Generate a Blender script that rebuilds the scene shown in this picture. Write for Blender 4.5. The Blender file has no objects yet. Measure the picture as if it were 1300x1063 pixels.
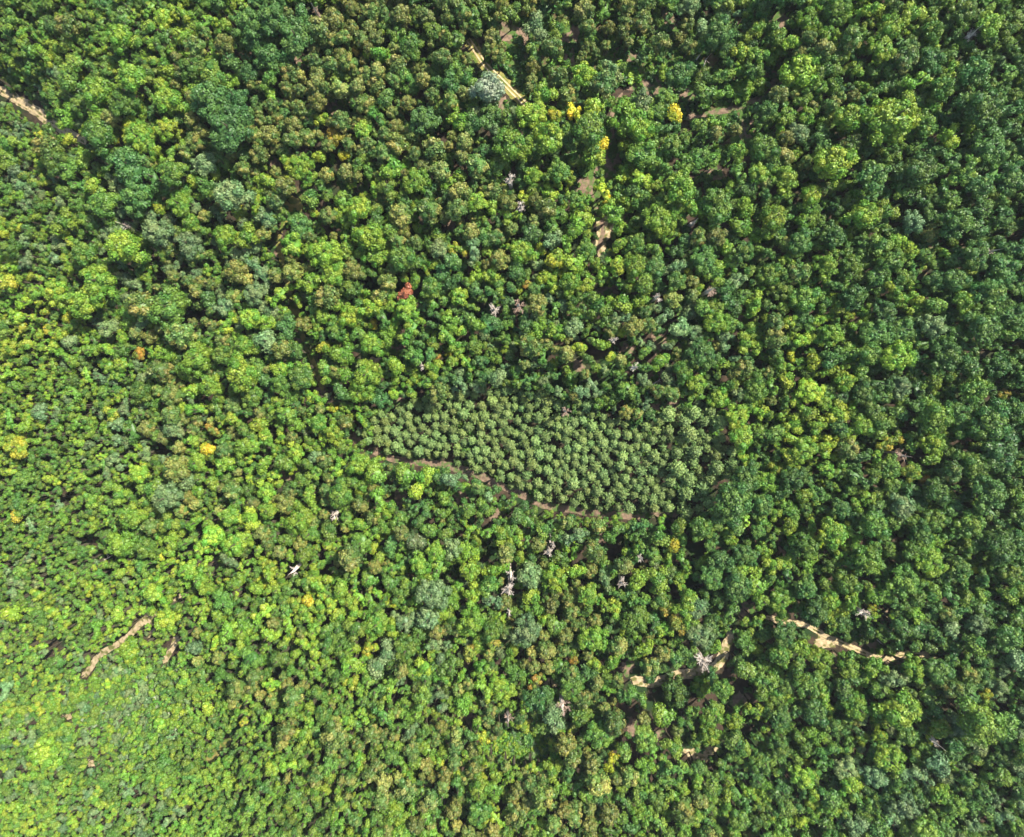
import bpy, math, random
import numpy as np
random.seed(7); RNG = np.random.default_rng(7)
S = bpy.context.scene
COL = S.collection

# ---------------------------------------------------------------- camera, sky, sun, exposure
CAMZ, F, CX, CY = 262.0, 867.0, 650.0, 487.0        # metres above the valley floor; focal length and centre in photo pixels
cam = bpy.data.cameras.new('camera'); co = bpy.data.objects.new('camera', cam); COL.objects.link(co)
co.location = (0, 0, CAMZ); co.rotation_euler = (0, 0, 0)
cam.sensor_width = 36; cam.lens = 36*F/1300; cam.shift_y = -(531.5-CY)/1300
cam.clip_start = 1; cam.clip_end = 6000
S.camera = co

SUN = np.array([0.80, 0.60]); SUN /= np.linalg.norm(SUN); ELEV = math.radians(52)
w = bpy.data.worlds.new('World'); S.world = w; w.use_nodes = True
nt = w.node_tree; bg = nt.nodes['Background']
sk = nt.nodes.new('ShaderNodeTexSky'); sk.sky_type = 'NISHITA'; sk.sun_disc = False
sk.sun_elevation = ELEV; sk.sun_rotation = math.atan2(SUN[0], SUN[1]); sk.air_density = 1.2; sk.dust_density = 1.6
nt.links.new(sk.outputs[0], bg.inputs[0]); bg.inputs[1].default_value = 0.112
ld = bpy.data.lights.new('sun', 'SUN'); ld.energy = 4.8; ld.angle = math.radians(0.6); ld.color = (1.0, 0.94, 0.84)
lo = bpy.data.objects.new('sun', ld); COL.objects.link(lo)
from mathutils import Vector, Matrix
sv = Vector((SUN[0]*math.cos(ELEV), SUN[1]*math.cos(ELEV), math.sin(ELEV)))
lo.rotation_euler = sv.to_track_quat('Z', 'Y').to_euler(); lo.location = sv*400
S.view_settings.view_transform = 'Standard'; S.view_settings.look = 'None'; S.view_settings.gamma = 1
S.view_settings.exposure = 1.52
S.cycles.max_bounces = 5; S.cycles.diffuse_bounces = 3; S.cycles.transmission_bounces = 3; S.cycles.glossy_bounces = 1

# ---------------------------------------------------------------- terrain
def sstep(a, b, x):
    t = np.clip((x-a)/(b-a), 0, 1); return t*t*(3-2*t)
def ground(x, y):
    x = np.asarray(x, float); y = np.asarray(y, float)
    h = 3.2*np.sin(x/47+0.6)*np.cos(y/39) + 1.6*np.sin(x/19-y/27) + 2.2*np.sin((x+y)/71)
    d = -(x*0.92 + y*0.25) - 88                      # the western flank falls away
    h = h - 0.30*np.where(d > 0, np.sqrt(d*d+200)-14.1, 0)*(1-sstep(200, 420, d)) - 40*sstep(200, 420, d)
    h = h + 6*sstep(20, 190, x)*sstep(-60, 160, y+x*0.2)
    return h
def unproj(px, py, z):
    k = (CAMZ-z)/F
    return (px-CX)*k, (CY-py)*k
def at(px, py, lift=0.0):
    z = 0.0
    for _ in range(8):
        x, y = unproj(px, py, z); z = float(ground(x, y))+lift
    return x, y, z
def toPix(x, y, z):
    k = F/(CAMZ-z); return CX+x*k, CY-y*k

# ---------------------------------------------------------------- colours (linear) : main tint, second tint on the tips of some boughs
def lin(r, g, b, f=1.0):
    o = []
    for c in (r, g, b):
        c /= 255; c = c/12.92 if c < .04045 else ((c+.055)/1.055)**2.4
        o.append(c*f)
    return o
A = 0.52
PAL = {
 'd': (lin(76,124,58,A),  lin(98,146,64,A)),
 'm': (lin(74,122,54,A),  lin(104,148,60,A)),
 'g': (lin(86,134,50,A),  lin(120,160,56,A)),
 'b': (lin(104,156,48,A),  lin(142,180,56,A)),
 'l': (lin(122,172,50,A), lin(164,192,60,A)),
 'y': (lin(126,166,48,A), lin(196,200,60,A)),
 'k': (lin(118,148,54,A), lin(190,166,66,A)),
 'o': (lin(92,132,56,A),  lin(156,164,80,A)),
 's': (lin(104,144,86,A), lin(136,168,104,A)),
 'w': (lin(140,168,122,A),lin(184,200,160,A)),
 'r': (lin(190,116,78,A), lin(218,144,106,A)),
 'p': (lin(94,142,76,A), lin(146,180,98,A)),
}

# ---------------------------------------------------------------- materials
def newmat(name):
    m = bpy.data.materials.new(name); m.use_nodes = True
    n = m.node_tree.nodes; l = m.node_tree.links; n.clear()
    out = n.new('ShaderNodeOutputMaterial'); return m, n, l, out
def attr(n, name, typ):
    a = n.new('ShaderNodeAttribute'); a.attribute_name = name; a.attribute_type = typ; return a
def leaf_material():
    m, n, l, out = newmat('foliage')
    t1 = attr(n, 'tint', 'INSTANCER'); t2 = attr(n, 'tint_tip', 'INSTANCER')
    v = attr(n, 'shade', 'GEOMETRY'); b = attr(n, 'bough', 'GEOMETRY')
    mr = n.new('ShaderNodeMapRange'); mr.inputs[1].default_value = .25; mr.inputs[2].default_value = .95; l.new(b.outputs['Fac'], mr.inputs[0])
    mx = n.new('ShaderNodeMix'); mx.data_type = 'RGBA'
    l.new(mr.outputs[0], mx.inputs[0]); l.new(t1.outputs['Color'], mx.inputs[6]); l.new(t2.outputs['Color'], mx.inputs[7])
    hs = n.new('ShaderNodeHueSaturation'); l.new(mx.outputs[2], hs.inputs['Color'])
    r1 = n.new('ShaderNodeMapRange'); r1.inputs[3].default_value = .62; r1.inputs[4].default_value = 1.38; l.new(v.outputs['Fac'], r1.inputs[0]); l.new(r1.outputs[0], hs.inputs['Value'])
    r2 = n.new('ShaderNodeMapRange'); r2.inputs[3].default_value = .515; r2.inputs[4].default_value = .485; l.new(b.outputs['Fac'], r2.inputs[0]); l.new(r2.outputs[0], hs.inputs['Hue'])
    p = n.new('ShaderNodeBsdfPrincipled'); p.inputs['Roughness'].default_value = .5; p.inputs['Specular IOR Level'].default_value = .35
    tr = n.new('ShaderNodeBsdfTranslucent'); ms = n.new('ShaderNodeMixShader'); ms.inputs[0].default_value = .22
    l.new(hs.outputs[0], p.inputs['Base Color']); l.new(hs.outputs[0], tr.inputs[0])
    l.new(p.outputs[0], ms.inputs[1]); l.new(tr.outputs[0], ms.inputs[2]); l.new(ms.outputs[0], out.inputs[0])
    return m
LEAF = leaf_material()
def noise_mat(name, c1, c2, scale, rough=.9, c3=None, scale2=None, lo_=.35, hi=.65):
    m, n, l, out = newmat(name)
    tc = n.new('ShaderNodeTexCoord')
    nz = n.new('ShaderNodeTexNoise'); nz.inputs['Scale'].default_value = scale; nz.inputs['Detail'].default_value = 6; nz.inputs['Roughness'].default_value = .65
    l.new(tc.outputs['Object'], nz.inputs['Vector'])
    mr = n.new('ShaderNodeMapRange'); mr.inputs[1].default_value = lo_; mr.inputs[2].default_value = hi; l.new(nz.outputs[0], mr.inputs[0])
    mx = n.new('ShaderNodeMix'); mx.data_type = 'RGBA'; mx.inputs[6].default_value = (*c1, 1); mx.inputs[7].default_value = (*c2, 1)
    l.new(mr.outputs[0], mx.inputs[0]); last = mx.outputs[2]
    if c3:
        n2 = n.new('ShaderNodeTexNoise'); n2.inputs['Scale'].default_value = scale2; n2.inputs['Detail'].default_value = 5
        l.new(tc.outputs['Object'], n2.inputs['Vector'])
        m2 = n.new('ShaderNodeMapRange'); m2.inputs[1].default_value = .48; m2.inputs[2].default_value = .6; l.new(n2.outputs[0], m2.inputs[0])
        x2 = n.new('ShaderNodeMix'); x2.data_type = 'RGBA'; x2.inputs[7].default_value = (*c3, 1)
        l.new(m2.outputs[0], x2.inputs[0]); l.new(last, x2.inputs[6]); last = x2.outputs[2]
    p = n.new('ShaderNodeBsdfPrincipled'); p.inputs['Roughness'].default_value = rough; p.inputs['Specular IOR Level'].default_value = .15
    bp = n.new('ShaderNodeBump'); bp.inputs['Strength'].default_value = .5; bp.inputs['Distance'].default_value = .3
    l.new(nz.outputs[0], bp.inputs['Height']); l.new(bp.outputs[0], p.inputs['Normal'])
    l.new(last, p.inputs['Base Color']); l.new(p.outputs[0], out.inputs[0]); return m
GROUND = noise_mat('forest floor', lin(44,38,30,.7), lin(78,64,50,.7), .5, .95, lin(40,64,30,.6), .09)
SOIL   = noise_mat('bare soil', lin(164,144,110,.6), lin(210,190,150,.62), .6, .95, lin(112,112,62,.6), .5)
BROWN  = noise_mat('leaf litter', lin(104,88,72,.58), lin(154,130,108,.58), .8, .95, lin(78,108,48,.6), .3)
RUT    = noise_mat('sandy rut', lin(180,158,116,.62), lin(220,198,154,.62), 1.2)
GRASSG = noise_mat('meadow grass', lin(64,100,42,.5), lin(100,128,58,.55), 1.1, .95, lin(104,92,64,.5), .35)
GRASSV = noise_mat('dry verge', lin(128,130,66,.6), lin(168,150,88,.6), .8, .95, lin(92,112,44,.6), .3)
BARK   = noise_mat('bark', lin(78,74,56,.6), lin(112,106,84,.6), 3)
DEADM  = noise_mat('bleached wood', lin(176,160,142,.8), lin(234,222,206,.85), 1.2)
DEADB  = noise_mat('brown dead twigs', lin(170,144,124,.75), lin(212,184,162,.75), 1.2)

# ---------------------------------------------------------------- mesh builders
def mesh_from(name, V, Fc, mat, attrs=None):
    me = bpy.data.meshes.new(name); me.from_pydata([tuple(v) for v in V], [], [tuple(f) for f in Fc]); me.update()
    me.materials.append(mat)
    if attrs:
        for k, a in attrs.items():
            at_ = me.attributes.new(k, 'FLOAT', 'FACE'); at_.data.foreach_set('value', np.asarray(a, np.float32))
    return me
def ico(sub):
    import bmesh
    bm = bmesh.new(); bmesh.ops.create_icosphere(bm, subdivisions=sub, radius=1)
    V = np.array([v.co[:] for v in bm.verts]); Fc = [[v.index for v in f.verts] for f in bm.faces]; bm.free(); return V, Fc
ICO1 = ico(2)
class Acc:
    def __init__(s): s.V = []; s.F = []; s.sh = []; s.bo = []; s.n = 0
    def add(s, V, F_, sh, bo):
        s.V.extend(V.tolist() if hasattr(V, 'tolist') else V); s.F.extend([[i+s.n for i in f] for f in F_]); s.sh.extend(sh); s.bo.extend(bo); s.n = len(s.V)
    def leaves(s, P, N, size, rng, bo, spread=.75, aspect=.7):
        k = len(P)
        Nn = N + rng.normal(0, spread*.6, (k, 3)); Nn /= np.linalg.norm(Nn, axis=1)[:, None]
        T = np.cross(Nn, rng.normal(0, 1, (k, 3))); T /= np.linalg.norm(T, axis=1)[:, None]; B = np.cross(Nn, T)
        sz = size*rng.uniform(.6, 1.35, k)[:, None]
        q = np.stack([P-T*sz, P-B*sz*aspect, P+T*sz, P+B*sz*aspect], 1).reshape(-1, 3)
        q = q + np.repeat(Nn, 4, 0)*rng.normal(0, size*.15, (4*k, 1))
        s.add(q, [[4*i, 4*i+1, 4*i+2, 4*i+3] for i in range(k)], rng.uniform(0, 1, k).tolist(), bo)
    def build(s, name, mat): return mesh_from(name, s.V, s.F, mat, {'shade': s.sh, 'bough': s.bo})
def crown(name, seed, nl, lr, leaf, per, vz=.8, irr=.12, flat=0, core=.78, lobes_r=(.55, .78)):
    """a crown of radius about 1 around the origin: boughs on a dome, each covered with leaf clumps"""
    rng = np.random.default_rng(seed); a = Acc()
    ga = math.pi*(3-5**.5); stretch = 1+rng.normal(0, irr, 3)
    lob = []
    for i in range(nl):
        t = (i+.5)/nl; z = 1-t*1.45; z = z + rng.normal(0, .08); z = max(-.6, min(1, z))
        rr = math.sqrt(max(0, 1-z*z)); an = i*ga+rng.normal(0, .35)
        R_ = rng.uniform(*lobes_r)*(1-lr*.35)
        lob.append((np.array([math.cos(an)*rr*R_*stretch[0], math.sin(an)*rr*R_*stretch[1], z*R_*vz*stretch[2]]), lr*rng.uniform(.72, 1.25), rng.uniform(0, 1)))
    big = ICO1[0]*np.array([.62*stretch[0], .62*stretch[1], .55*vz])
    big = big*(1+rng.normal(0, .05, (len(big), 1)))
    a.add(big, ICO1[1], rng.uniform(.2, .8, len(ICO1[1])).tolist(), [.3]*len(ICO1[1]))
    for c, r, bo in lob:
        V = ICO1[0]*r*core*(1+rng.normal(0, .09, (len(ICO1[0]), 1))) + c
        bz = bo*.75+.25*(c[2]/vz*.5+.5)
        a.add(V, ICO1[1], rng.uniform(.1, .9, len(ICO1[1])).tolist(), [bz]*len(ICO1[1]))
        n = int(per*(r/lr)**1.5)
        D = rng.normal(0, 1, (n, 3)); D /= np.linalg.norm(D, axis=1)[:, None]
        out = c/ (np.linalg.norm(c)+1e-6); D = D + out*.55 + np.array([0, 0, .25]); D /= np.linalg.norm(D, axis=1)[:, None]
        P = c + D*r*rng.uniform(.78, 1.28, (n, 1))
        a.leaves(P, D, leaf, rng, np.clip(bz+rng.normal(0, .12, n), 0, 1).tolist())
    return a.build(name, LEAF)
def pine(name, seed, whorls=5, leaf=.15, dense=22, vz=1.3):
    rng = np.random.default_rng(seed); a = Acc()
    for wv in range(whorls):
        t = wv/(whorls-1); z = (-.8+1.6*t)*vz*.62; R_ = (1-.78*t)**.8
        nb = int(9-4*t); a0 = rng.uniform(0, 6.3)
        for b in range(nb):
            an = a0+b*2*math.pi/nb+rng.normal(0, .15); L = R_*rng.uniform(.75, 1.12)
            u = np.array([math.cos(an), math.sin(an), .25+.5*t])
            for j in range(3):
                f = (.45, .75, 1)[j]; c = np.array([0, 0, z]) + u*L*f*np.array([1, 1, .6])
                n = dense if j == 2 else dense//2+2
                D = rng.normal(0, 1, (n, 3)); D /= np.linalg.norm(D, axis=1)[:, None]; D = D+np.array([0, 0, .3])
                a.leaves(c+D*.21*(1.15 if j == 2 else .9), D, leaf, rng, np.clip(rng.normal(.3+.3*j*.5+.25*t, .15, n), 0, 1).tolist(), aspect=.45)
    c = np.array([0, 0, .62*vz]); D = rng.normal(0, 1, (30, 3)); D /= np.linalg.norm(D, axis=1)[:, None]
    a.leaves(c+D*.2, D, leaf, rng, [.9]*30, aspect=.45)
    V = ICO1[0]*np.array([.5, .5, .62*vz]); V = V*(1+rng.normal(0, .12, (len(V), 1)))
    a.add(V, ICO1[1], rng.uniform(.1, .6, len(ICO1[1])).tolist(), [.15]*len(ICO1[1]))
    return a.build(name, LEAF)
def tube(V, Fc, p, q, r0, r1, k=5):
    p = np.array(p, float); q = np.array(q, float); d = q-p; d /= np.linalg.norm(d)+1e-9
    t = np.cross(d, [0.3, .5, .8]); t /= np.linalg.norm(t)+1e-9; b = np.cross(d, t); s = len(V)
    for c, r in ((p, r0), (q, r1)):
        for i in range(k):
            an = 2*math.pi*i/k; V.append(tuple(c+(t*math.cos(an)+b*math.sin(an))*r))
    for i in range(k):
        j = (i+1) % k; Fc.append((s+i, s+j, s+k+j, s+k+i))
    Fc.append(tuple(s+k+i for i in range(k)))
def trunk_mesh(name, seed, mat=None, k=6):
    """unit trunk: height 1, base radius about 1 (scaled separately); limbs near the top"""
    rng = random.Random(seed); V = []; Fc = []
    pts = [(rng.gauss(0, .35)*i/5, rng.gauss(0, .35)*i/5, i/5) for i in range(6)]
    for i in range(5): tube(V, Fc, pts[i], pts[i+1], 1.25-.16*i if i else 1.5, 1.09-.16*i, k)
    for i in range(7):
        an = rng.uniform(0, 6.28); z = rng.uniform(.5, .85); L = rng.uniform(3, 5)
        tube(V, Fc, (0, 0, z), (math.cos(an)*L, math.sin(an)*L, z+rng.uniform(.03, .08)), .5, .15, 4)
    return mesh_from(name, V, Fc, mat or BARK)
def dead_branches(name, seed, nb, mat, twigs=7):
    rng = random.Random(seed); V = []; Fc = []
    def grow(p, d, L, r, lev):
        steps = 3; q = p
        for s in range(steps):
            d = (d[0]+rng.gauss(0, .22), d[1]+rng.gauss(0, .22), d[2]+rng.gauss(0, .12)+.05)
            n = math.sqrt(sum(c*c for c in d)); d = tuple(c/n for c in d)
            q2 = tuple(q[i]+d[i]*L/steps for i in range(3))
            tube(V, Fc, q, q2, r*(1-.25*s), r*(1-.25*(s+1)), 4)
            q = q2
            if lev > 0:
                for _ in range(2 if lev > 1 else twigs//3):
                    dd = (d[0]+rng.gauss(0, .7), d[1]+rng.gauss(0, .7), d[2]+rng.gauss(0, .35)+.1)
                    grow(q, dd, L*.48, r*.55, lev-1)
    for b in range(nb):
        an = 2*math.pi*b/nb+rng.gauss(0, .3)
        grow((0, 0, rng.uniform(-.5, .15)), (math.cos(an), math.sin(an), rng.uniform(.2, .9)), rng.uniform(.4, 1.0), .024, 2)
    return mesh_from(name, V, Fc, mat)

BROAD = [crown('broadleaf crown', 10+i, n, lr, .092, int(per*1.5), vz, .2, lobes_r=(.42, 1.0)) for i, (n, lr, per, vz) in
         enumerate([(11, .40, 62, .85), (13, .36, 56, .8), (8, .44, 76, .9), (15, .33, 50, .75), (12, .38, 60, 1.0), (9, .40, 66, .8), (14, .35, 52, .95), (7, .46, 80, .7)])]
BROAD += [crown('ragged crown', 140+i, n, lr, .092, int(per*1.5), vz, .3, lobes_r=(.5, 1.15)) for i, (n, lr, per, vz) in enumerate([(9, .33, 54, .5), (7, .38, 60, .6), (12, .30, 44, .55), (6, .42, 70, .6)])]
BIG = [crown('spreading crown', 40+i, n, lr, .058, int(per*1.35), vz, .2, lobes_r=(.45, 1.02)) for i, (n, lr, per, vz) in
       enumerate([(34, .23, 66, .7), (28, .26, 76, .75), (40, .21, 56, .7), (30, .25, 72, .65)])]
ROUND = [crown('dense round crown', 60+i, 26, .28, .085, 60, .8, .03, lobes_r=(.68, .74)) for i in range(2)]
NARROW = [crown('narrow crown', 80+i, n, lr, .085, 80, 1.5, .1) for i, (n, lr) in enumerate([(16, .32), (18, .29), (14, .35), (20, .28)])]
PINES = [pine('pine crown', 100+i, whorls=w_, vz=v_) for i, (w_, v_) in enumerate([(5, 1.3), (5, 1.1), (6, 1.4), (4, 1.2)])]
SHRUB = [crown('shrub', 120+i, 7, .42, .17, 30, .7, .25, lobes_r=(.5, .95)) for i in range(3)]
TRUNK = [trunk_mesh('trunk', 200+i) for i in range(3)]
DTRUNK = trunk_mesh('dead trunk', 210, DEADM)
DEAD = [dead_branches('bare branches', 300+i, n, m, t) for i, (n, m, t) in enumerate([(9, DEADM, 9), (6, DEADM, 12), (12, DEADM, 12), (10, DEADB, 12), (7, DEADB, 15), (5, DEADM, 9), (13, DEADB, 9)])]
SHAPES = {'broad': BROAD, 'big': BIG, 'round': ROUND, 'narrow': NARROW, 'pine': PINES, 'dead': DEAD}

# ---------------------------------------------------------------- what stands where (photo pixels of crown centre, crown radius, colour)
# landmark trees: x, y, r, colour, label, short name for use by neighbours' labels
LM = [
(515,373,11,'r','rust-red crowned tree standing alone among green crowns, left of the photo centre','the rust-red tree'),
(402,17,8,'n','pale pinkish bare tree at the top edge right of the dark oak-like clump','the bare tree at the top edge'),
(1232,44,9,'n','bleached bare tree in the dense canopy near the top right corner','the bare tree near the top right corner'),
(648,229,9,'n','whitish bare-topped tree just below the big round crowns at upper centre','the whitish bare tree at upper centre'),
(662,263,8,'n','pinkish bare tree beside a small yellow crown at upper centre','the pinkish bare tree at upper centre'),
(659,388,10,'n','round fuzzy pinkish leafless tree just right of a white forked dead tree','the fuzzy pinkish tree'),
(628,393,9,'n','white forked dead tree just left of the round fuzzy pinkish tree','the white forked dead tree'),
(834,378,7,'n','small pale dead tree above the curved brown opening right of centre','the small dead tree above the curved opening'),
(901,369,9,'n','grey-pink dead tree standing right of the curved brown opening','the grey-pink dead tree right of centre'),
(880,283,6,'n','tiny white dead tree between olive crowns at upper right of centre','the tiny white dead tree'),
(806,466,9,'n','star-shaped pale dead tree in the brown opening above the pine plantation','the star-shaped dead tree'),
(779,432,6,'n','small grey dead tree, left one of a close pair above the star-shaped dead tree','the small grey dead pair'),
(718,522,7,'n','pinkish dead tree on the upper edge of the pine plantation','the dead tree at the plantation edge'),
(536,465,7,'n','star-shaped pinkish dead tree below left of the photo centre among bright green crowns','the star-shaped pinkish tree'),
(425,653,8,'n','white and brown bare tree among olive crowns below left of the plantation track','the bare tree left below the plantation'),
(373,724,9,'n','pale bare tree with cone-like white top, leftmost bare tree of the lower centre','the pale cone-like bare tree'),
(701,690,7,'n','upper of two touching white dead trees below the plantation','the upper of the two touching dead trees'),
(697,701,7,'n','lower of two touching white dead trees below the plantation','the lower of the two touching dead trees'),
(648,730,10,'n','upper of two white dead trees left of the big round dull crown','the upper white dead tree by the round crown'),
(646,748,10,'n','lower of two white dead trees left of the big round dull crown','the lower white dead tree by the round crown'),
(646,777,6,'n','small white dead tree below the pair beside the big round dull crown','the small white dead tree below the pair'),
(813,708,7,'n','grey dead tree among green crowns below the right end of the plantation track','the grey dead tree below the plantation'),
(790,739,8,'n','white star-shaped dead tree at the foot of a dark gap below the plantation','the white star-shaped dead tree'),
(893,838,14,'n','largest bleached dead tree, beside the sandy clearing at lower right of centre','the largest bleached dead tree'),
(714,896,10,'n','brown-grey leafless tree ringed by green crowns at lower centre','the brown-grey leafless tree'),
(645,912,7,'n','faded bare tree above the pale scrub patch at the bottom','the faded bare tree above the scrub'),
(1258,320,7,'n','small white dead tree near the right edge beside a dark gap','the small dead tree near the right edge'),
(1097,778,10,'n','grey twiggy bare tree above the sandy track at lower right','the grey twiggy tree above the track'),
(1186,941,7,'n','small grey bare tree with a yellow neighbour near the bottom right','the bare tree near the bottom right'),
(160,287,6,'n','small pale bare tree on the left slope among green crowns','the pale bare tree on the left slope'),
(1145,578,8,'n','grey bare tree at the lower end of a dark gap right of a yellow crown','the grey tree by the dark gap'),
(263,570,9,'y','brightest lemon-yellow tree on the left, beside a golden one','the lemon-yellow tree'),
(185,588,7,'l','acid green small tree on the left slope below dull olive crowns','the acid green tree'),
(272,547,8,'k','golden brown tree just above the lemon-yellow tree','the golden brown tree'),
(424,173,10,'k','golden tree with thin pale branches at upper left of centre','the golden tree at upper left of centre'),
(436,198,7,'y','small yellow tree directly below a golden tree at upper left of centre','the small yellow tree below the golden one'),
(452,65,6,'k','small golden tree among olive crowns near the top','the small golden tree near the top'),
(856,146,12,'y','yellow-green tree right of the largest bright green crown at upper centre','the yellow tree by the upper right track'),
(731,145,12,'y','yellow-topped tree between two large round crowns at upper centre','the yellow-topped tree'),
(676,145,16,'l','wide yellow-green tree at the left of the big round crowns at upper centre','the wide yellow-green tree'),
(707,147,9,'y','small yellow tree above the big round crown at upper centre','the small yellow tree above the round crown'),
(762,186,12,'y','bright yellow tree leaning over the sandy path at upper centre','the yellow tree over the sandy path'),
(767,246,9,'y','small bright yellow tree at the lower end of the sandy path','the yellow tree below the sandy path'),
(579,316,11,'y','yellow round tree left of a sage green one above the centre','the yellow round tree above the centre'),
(474,412,7,'y','small yellow tree below left of the rust-red tree','the small yellow tree near the rust-red tree'),
(608,349,9,'l','lime tear-shaped tree above the white forked dead tree','the lime tear-shaped tree'),
(739,279,12,'l','lime tree left of the sandy strip in the upper right of centre','the lime tree left of the sandy strip'),
(706,331,11,'y','yellow-green round tree right of centre above a small golden crown','the yellow-green round tree'),
(691,352,10,'l','lime tree directly below left of the yellow-green round tree','the lime tree near the small golden crown'),
(670,360,6,'k','small golden crown above the round fuzzy pinkish tree','the small golden crown'),
(1003,451,8,'y','vivid orange-yellow tree in the right half of the photo','the vivid orange-yellow tree'),
(1272,500,7,'k','orange-brown crown near the right edge at mid height','the orange-brown crown near the right edge'),
(8,360,12,'y','large yellow crown touching the left edge','the yellow crown at the left edge'),
(58,396,7,'y','small yellow crown on the left slope below the yellow crown at the left edge','the small yellow crown on the left slope'),
(178,449,8,'k','brownish gold crown on the left slope between green crowns','the brownish gold crown'),
(23,567,14,'y','broad yellow crown near the left edge at mid height','the broad yellow crown near the left edge'),
(23,654,9,'y','yellow crown near the left edge below the broad yellow crown','the lower yellow crown near the left edge'),
(422,519,6,'y','small yellow crown left above the pine plantation','the small yellow crown left of the plantation'),
(391,762,8,'y','bright yellow crown at lower left of centre, left of a paler one','the yellow crown at lower left of centre'),
(495,765,7,'y','vivid yellow small crown at lower centre left','the vivid yellow small crown'),
(523,814,7,'k','golden crown on top of green crowns at lower centre left','the golden crown at lower centre left'),
(597,827,8,'k','orange crown at lower centre beside a brown gap','the orange crown at lower centre'),
(627,817,7,'k','orange crown at lower centre above a dark hole','the orange crown above the dark hole'),
(855,693,9,'y','yellow-green crown below the right end of the plantation','the yellow-green crown below the plantation'),
(861,794,10,'k','golden brown crown above the clearing at lower right of centre','the golden brown crown above the clearing'),
(730,837,6,'k','small round orange crown at lower centre right','the small round orange crown'),
(681,865,9,'k','orange-gold crown at lower centre beside a sandy patch','the orange-gold crown'),
(777,966,10,'y','bright yellow crown at the bottom right of centre','the bright yellow crown at the bottom'),
(1238,724,7,'y','pure yellow small crown near the right edge in the lower half','the pure yellow small crown'),
(1251,883,7,'y','pale yellow crown in the lower right corner area','the pale yellow crown at lower right'),
(1128,561,12,'y','tall yellow crown left of a deep dark gap in the right half','the tall yellow crown by the dark gap'),
(1155,599,14,'l','bright yellow-green round crown below right of the tall yellow crown','the bright round crown on the right'),
(1018,94,25,'b','largest bright green tree at the upper right beside the brown opening','the largest tree at the upper right'),
(620,112,19,'w','whitish green spreading tree beside the rutted track at the top','the whitish green tree'),
(673,730,16,'s:r','big perfectly round dull green crown below the plantation','the big round dull crown'),
(696,175,20,'b:r','big round light green crown at upper centre between darker ones','the big round light green crown'),
(803,152,23,'b','large bright green spreading tree right of the sandy path at upper centre','the large spreading tree at upper centre'),
(513,602,12,'b','bright green round tree, left of a twin, just below the plantation track','the left bright twin below the track'),
(541,604,13,'b','bright green round tree, right of a twin, just below the plantation track','the right bright twin below the track'),
(424,551,14,'l','lime round tree left of the left tip of the plantation','the lime tree left of the plantation'),
(206,265,8,'l','yellow-green small round crown at the upper left','the yellow-green small crown at upper left'),
(304,268,9,'y','yellow flat crown at the upper left beside a dark gap','the yellow flat crown at upper left'),
]
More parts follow.
